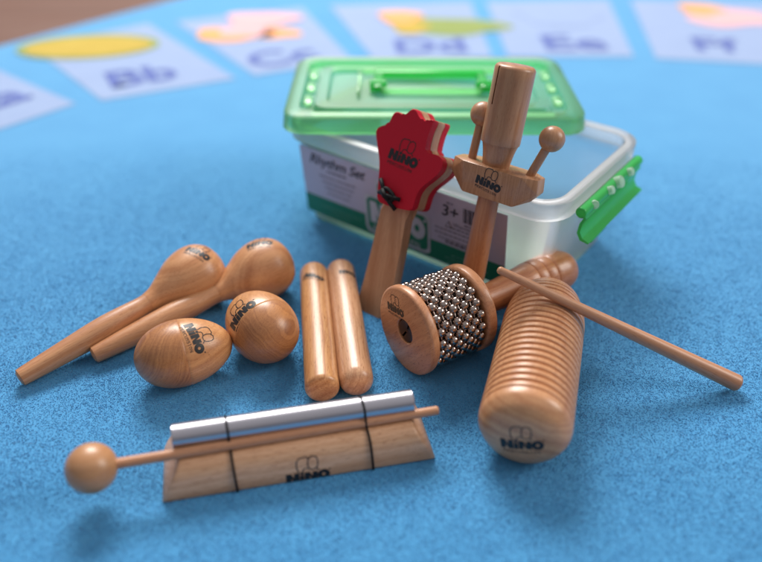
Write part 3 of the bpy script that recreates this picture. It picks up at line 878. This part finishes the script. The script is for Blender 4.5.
# ------------------------------------------------------------------ castanet on a handle (red hand shape) leaning on the box
nS = uy.copy(); nL = ux.copy()
cb = G(377, 312, 0)
th = R(27); lat = .17
up = (nS * math.sin(th) + Vector((0, 0, 1)) * math.cos(th) - nL * lat).normalized()
xr = (nL + up * lat * .9).normalized(); xr = (xr - up * xr.dot(up)).normalized()
nf = xr.cross(up) ; nf = nf if nf.y < 0 else -nf       # faces the camera
mH = Matrix((up, -xr if (up.cross(-xr)).dot(nf) > 0 else xr, nf)).transposed().to_4x4()
mH.translation = cb
sgn = -1 if (up.cross(-xr)).dot(nf) > 0 else 1
print('castanet frame', up, xr, nf, sgn)
mHi = mH.inverted()
def face_pts(pix, offs):
    o = cb + nf * offs
    out = []
    for p in pix:
        q = mHi @ onplane(p[0], p[1], o, nf); out.append((q.x, q.y))
    return out
TB = .0042     # half thickness of the board
def zp(x, y): return (360 + x / 4.68, 100 + y / 4.68)
hand = [zp(*p) for p in [(82, 132), (106, 120), (128, 114), (144, 92), (154, 66), (172, 55), (188, 64), (206, 69), (226, 58), (244, 41), (262, 46), (272, 70), (290, 94), (312, 99), (330, 91), (345, 96),
        (341, 112), (328, 140), (315, 180), (306, 222), (308, 240), (324, 250), (352, 256), (372, 266), (385, 284), (384, 312), (366, 344), (330, 376), (290, 408), (266, 442), (254, 480), (244, 508), (228, 517),
        (180, 508), (130, 494), (90, 476), (80, 455), (84, 400), (89, 340), (90, 280), (82, 220), (76, 170), (75, 145)]]
TP = .0062; GAP = .0006
hl = face_pts(hand, TB + GAP + TP)
cs = thing('hand_castanet', 'red hand shaped castanet with a wooden handle, leaning on the clear box', 'castanet', mH)
hs = closed_smooth(hl, 4)
# board: same hand outline, joined with the handle
hdl = face_pts([(386, 200), (380, 214), (372, 248), (364, 280), (358.5, 300), (358.5, 309), (363, 316), (372, 319), (381, 319), (387, 313), (390, 303), (395, 278), (401, 248), (407, 214), (412, 200)], TB)
bmh = extrude(closed_smooth(hl, 4), -TB, TB, .0008)
obj('wooden_palm', bmh, m_cast, cs, smooth=40)
obj('handle', extrude(closed_smooth(hdl, 4), -TB - .0003, TB + .0003, .0022, 3), m_cast, cs, smooth=50)
fp = obj('clapper_plate', extrude(hs, TB + GAP, TB + GAP + TP, .0012, 3), m_red, cs, smooth=40)
obj('clapper_plate', extrude(hs, -TB - GAP - TP, -TB - GAP, .0012, 3), m_red, cs, smooth=40)
mark(fp, (403, 158.5), (417, 164.5), 1.0, parent=fp)
# cord through the bottom of the plates with its knot
k0 = face_pts([(389, 199)], TB + GAP + TP)[0]
zk = TB + GAP + TP + .0016
def KP(pix, dz=0): 
    a = face_pts([pix], TB + GAP + TP)[0]; return Vector((a[0], a[1], zk + dz))
kb_ = bmesh.new()
tube_path(closed_smooth([KP((384, 192), .0005), KP((389, 189), .0012), KP((396, 197), .0012), KP((391, 201), .0008)], 5), .0014, 8, True, kb_)
tube_path([KP((382, 179), 0), KP((384.5, 186), .0006), KP((387, 194), .0018), KP((392, 203), .0012), KP((396.5, 210), 0)], .0014, 10, False, kb_)
tube_path([KP((379.5, 192), -.001), KP((384, 193), .001), KP((390, 196), .002), KP((397, 198.5), .0014), KP((401.5, 200), 0)], .0014, 10, False, kb_)
tube_path([KP((385, 190), .0016), KP((388, 196), .0026), KP((391, 200), .001)], .0018, 10, False, kb_)
obj('cord', kb_, m_cord, cs, smooth=180)

# ------------------------------------------------------------------ tone block on a stick with two beaters, leaning on the box
wb = Vector((.0540, .3865, .0)); wt = Vector((.0766, .4180, .1565))
wax = wt - wb; WL = wax.length
mW = frame(wb, wax, nf)          # local x up the stick; z towards the camera side
# keep local y along the box's long side
yy = (nL - wax.normalized() * nL.dot(wax.normalized())).normalized()
xx_ = wax.normalized(); zz = xx_.cross(yy)
mW = Matrix((xx_, yy, zz)).transposed().to_4x4(); mW.translation = wb
q_ = wb + wax * (BH / wax.z); print('stick to rim plane', (q_ - FR).dot(uy), 'castanet', [(mH @ Vector((L_, 0, -TB - GAP - TP)) - FR).dot(uy) for L_ in (.08, .095, .11)], [(mH @ Vector((L_, 0, -TB - GAP - TP))).z for L_ in (.08, .095, .11)])
sg = 1 if zz.y < 0 else -1       # sg*z faces the camera
tn = thing('tone_block', 'slotted wooden cylinder on a stick with two ball beaters, leaning on the clear box', 'tone block', mW)
obj('stick', lathe([(0, 0)] + smoothprof([(.0004, .0060), (.003, .0077), (.03, .0076), (.06, .0070), (.095, .0064)], 5) + [(.095, 0)], 48), m_cabh, tn, smooth=50)
RCY = .0118
cy0 = .1165; cyl = lathe([(cy0, 0), (cy0, RCY * .98), (cy0 + .001, RCY)] + [(cy0 + .001 + (WL - cy0 - .003) * k / 8, RCY) for k in range(1, 9)] + [(WL - .0008, RCY - .0006), (WL, RCY - .0018), (WL, 0)], 72)
cyl = boolean(cyl, box(WL - .0118, -.0050, sg * RCY, .0215, .0009, .014))
obj('slotted_cylinder', cyl, m_tone, tn, smooth=40)
nkp = lathe([(.098, 0)] + smoothprof([(.098, .0080), (.105, .0088), (.112, .0100), (.1175, .0117)], 4) + [(.1175, 0)], 64, mat=Matrix.Diagonal((1, 1, .78, 1)))
obj('neck', nkp, m_tone, tn, smooth=50)
# crosspiece: faceted bar
cx = .0935; hh = .0094; hl_ = .0290; hz = .0110
cp = []
for s in (-1, 1):
    cp += [(cx + hh, s * (hl_ - .001), -hz * .55), (cx + hh, s * (hl_ - .001), hz * .35), (cx + hh, s * (hl_ - .010), hz), (cx + hh, s * (hl_ - .010), -hz),
           (cx + hh * .1, s * hl_, -hz * .55), (cx + hh * .1, s * hl_, hz * .35), (cx - hh, s * (hl_ - .012), hz * .9), (cx - hh, s * (hl_ - .012), -hz * .9), (cx - hh * .6, s * (hl_ - .005), 0)]
cp = [(a, b + .0030, c) for a, b, c in cp]
cpo = obj('crosspiece', hull(cp, .0006, 2), m_cross, tn, smooth=25)
mark(cpo, (488, 184), (500, 190), 1.0, parent=cpo)
for (yb, by, bz, bh) in ((.0220, .0310, .0, .0235), (-.0165, -.0165, -.003 * sg, .0265)):
    a_ = Vector((cx + hh - .003, yb, 0)); b_ = Vector((cx + hh + bh, by, bz))
    e = b_ - a_
    bt = obj('beater', lathe(rounded_rod(.0026, .0026, e.length, .0003, .0003), 28, mat=frame(a_, e, (0, 0, 1))), m_tone, tn)
    rb = .0074
    obj('ball', lathe([(-rb * math.cos(math.pi * i / 24), rb * math.sin(math.pi * i / 24)) for i in range(25)], 48, mat=frame(b_, e, (0, 0, 1))), m_tone, bt)

# ------------------------------------------------------------------ light, world, camera
w = bpy.data.worlds.new('World'); scene.world = w; w.use_nodes = True
nt = w.node_tree; bg = nt.nodes['Background']; L = nt.links.new
tc = N(nt, 'ShaderNodeTexCoord'); sx = N(nt, 'ShaderNodeSeparateXYZ'); L(tc.outputs['Generated'], sx.inputs[0])
cr = N(nt, 'ShaderNodeValToRGB'); mr = N(nt, 'ShaderNodeMapRange'); mr.inputs[1].default_value = -1; mr.inputs[2].default_value = 1
L(sx.outputs['Z'], mr.inputs[0]); L(mr.outputs[0], cr.inputs[0])
el = cr.color_ramp.elements
el[0].position = .45; el[0].color = (.16, .14, .13, 1)
el[1].position = 1.0; el[1].color = (.78, .77, .80, 1)
e_ = cr.color_ramp.elements.new(.62); e_.color = (.26, .25, .26, 1)
e_ = cr.color_ramp.elements.new(.80); e_.color = (.65, .635, .65, 1)
L(cr.outputs[0], bg.inputs[0]); bg.inputs[1].default_value = .54

def area(name, loc_, target, sx_, sy_, energy, color):
    l = bpy.data.lights.new(name, 'AREA'); l.shape = 'RECTANGLE'; l.size = sx_; l.size_y = sy_; l.energy = energy; l.color = color
    o = bpy.data.objects.new(name, l); COL.objects.link(o); o.location = loc_
    o.rotation_euler = (Vector(target) - Vector(loc_)).to_track_quat('-Z', 'Y').to_euler()
area('window_light', (-.35, 2.05, 1.75), (0, .4, 0), 1.15, .75, 70, (1, .97, .93))
area('side_fill_light', (2.3, .35, 1.5), (0, .35, 0), 1.0, 1.2, 30, (1, .96, .9))  # warm fill lamp added on the right to light right-facing edges

cam = bpy.data.cameras.new('camera'); co = bpy.data.objects.new('camera', cam); COL.objects.link(co)
co.location = CAM; co.rotation_euler = (math.pi / 2 - PITCH, 0, 0)
cam.sensor_width = 36; cam.lens = F / 762 * 36; cam.clip_start = .01; cam.clip_end = 50
cam.dof.use_dof = True; cam.dof.focus_distance = .432; cam.dof.aperture_fstop = 2.7
cam.dof.aperture_blades = 9
scene.camera = co
scene.view_settings.view_transform = 'Standard'; scene.view_settings.look = 'None'
scene.view_settings.exposure = 0.2; scene.view_settings.gamma = 1
scene.render.engine = 'CYCLES'
scene.cycles.transparent_max_bounces = 24
scene.cycles.max_bounces = 10
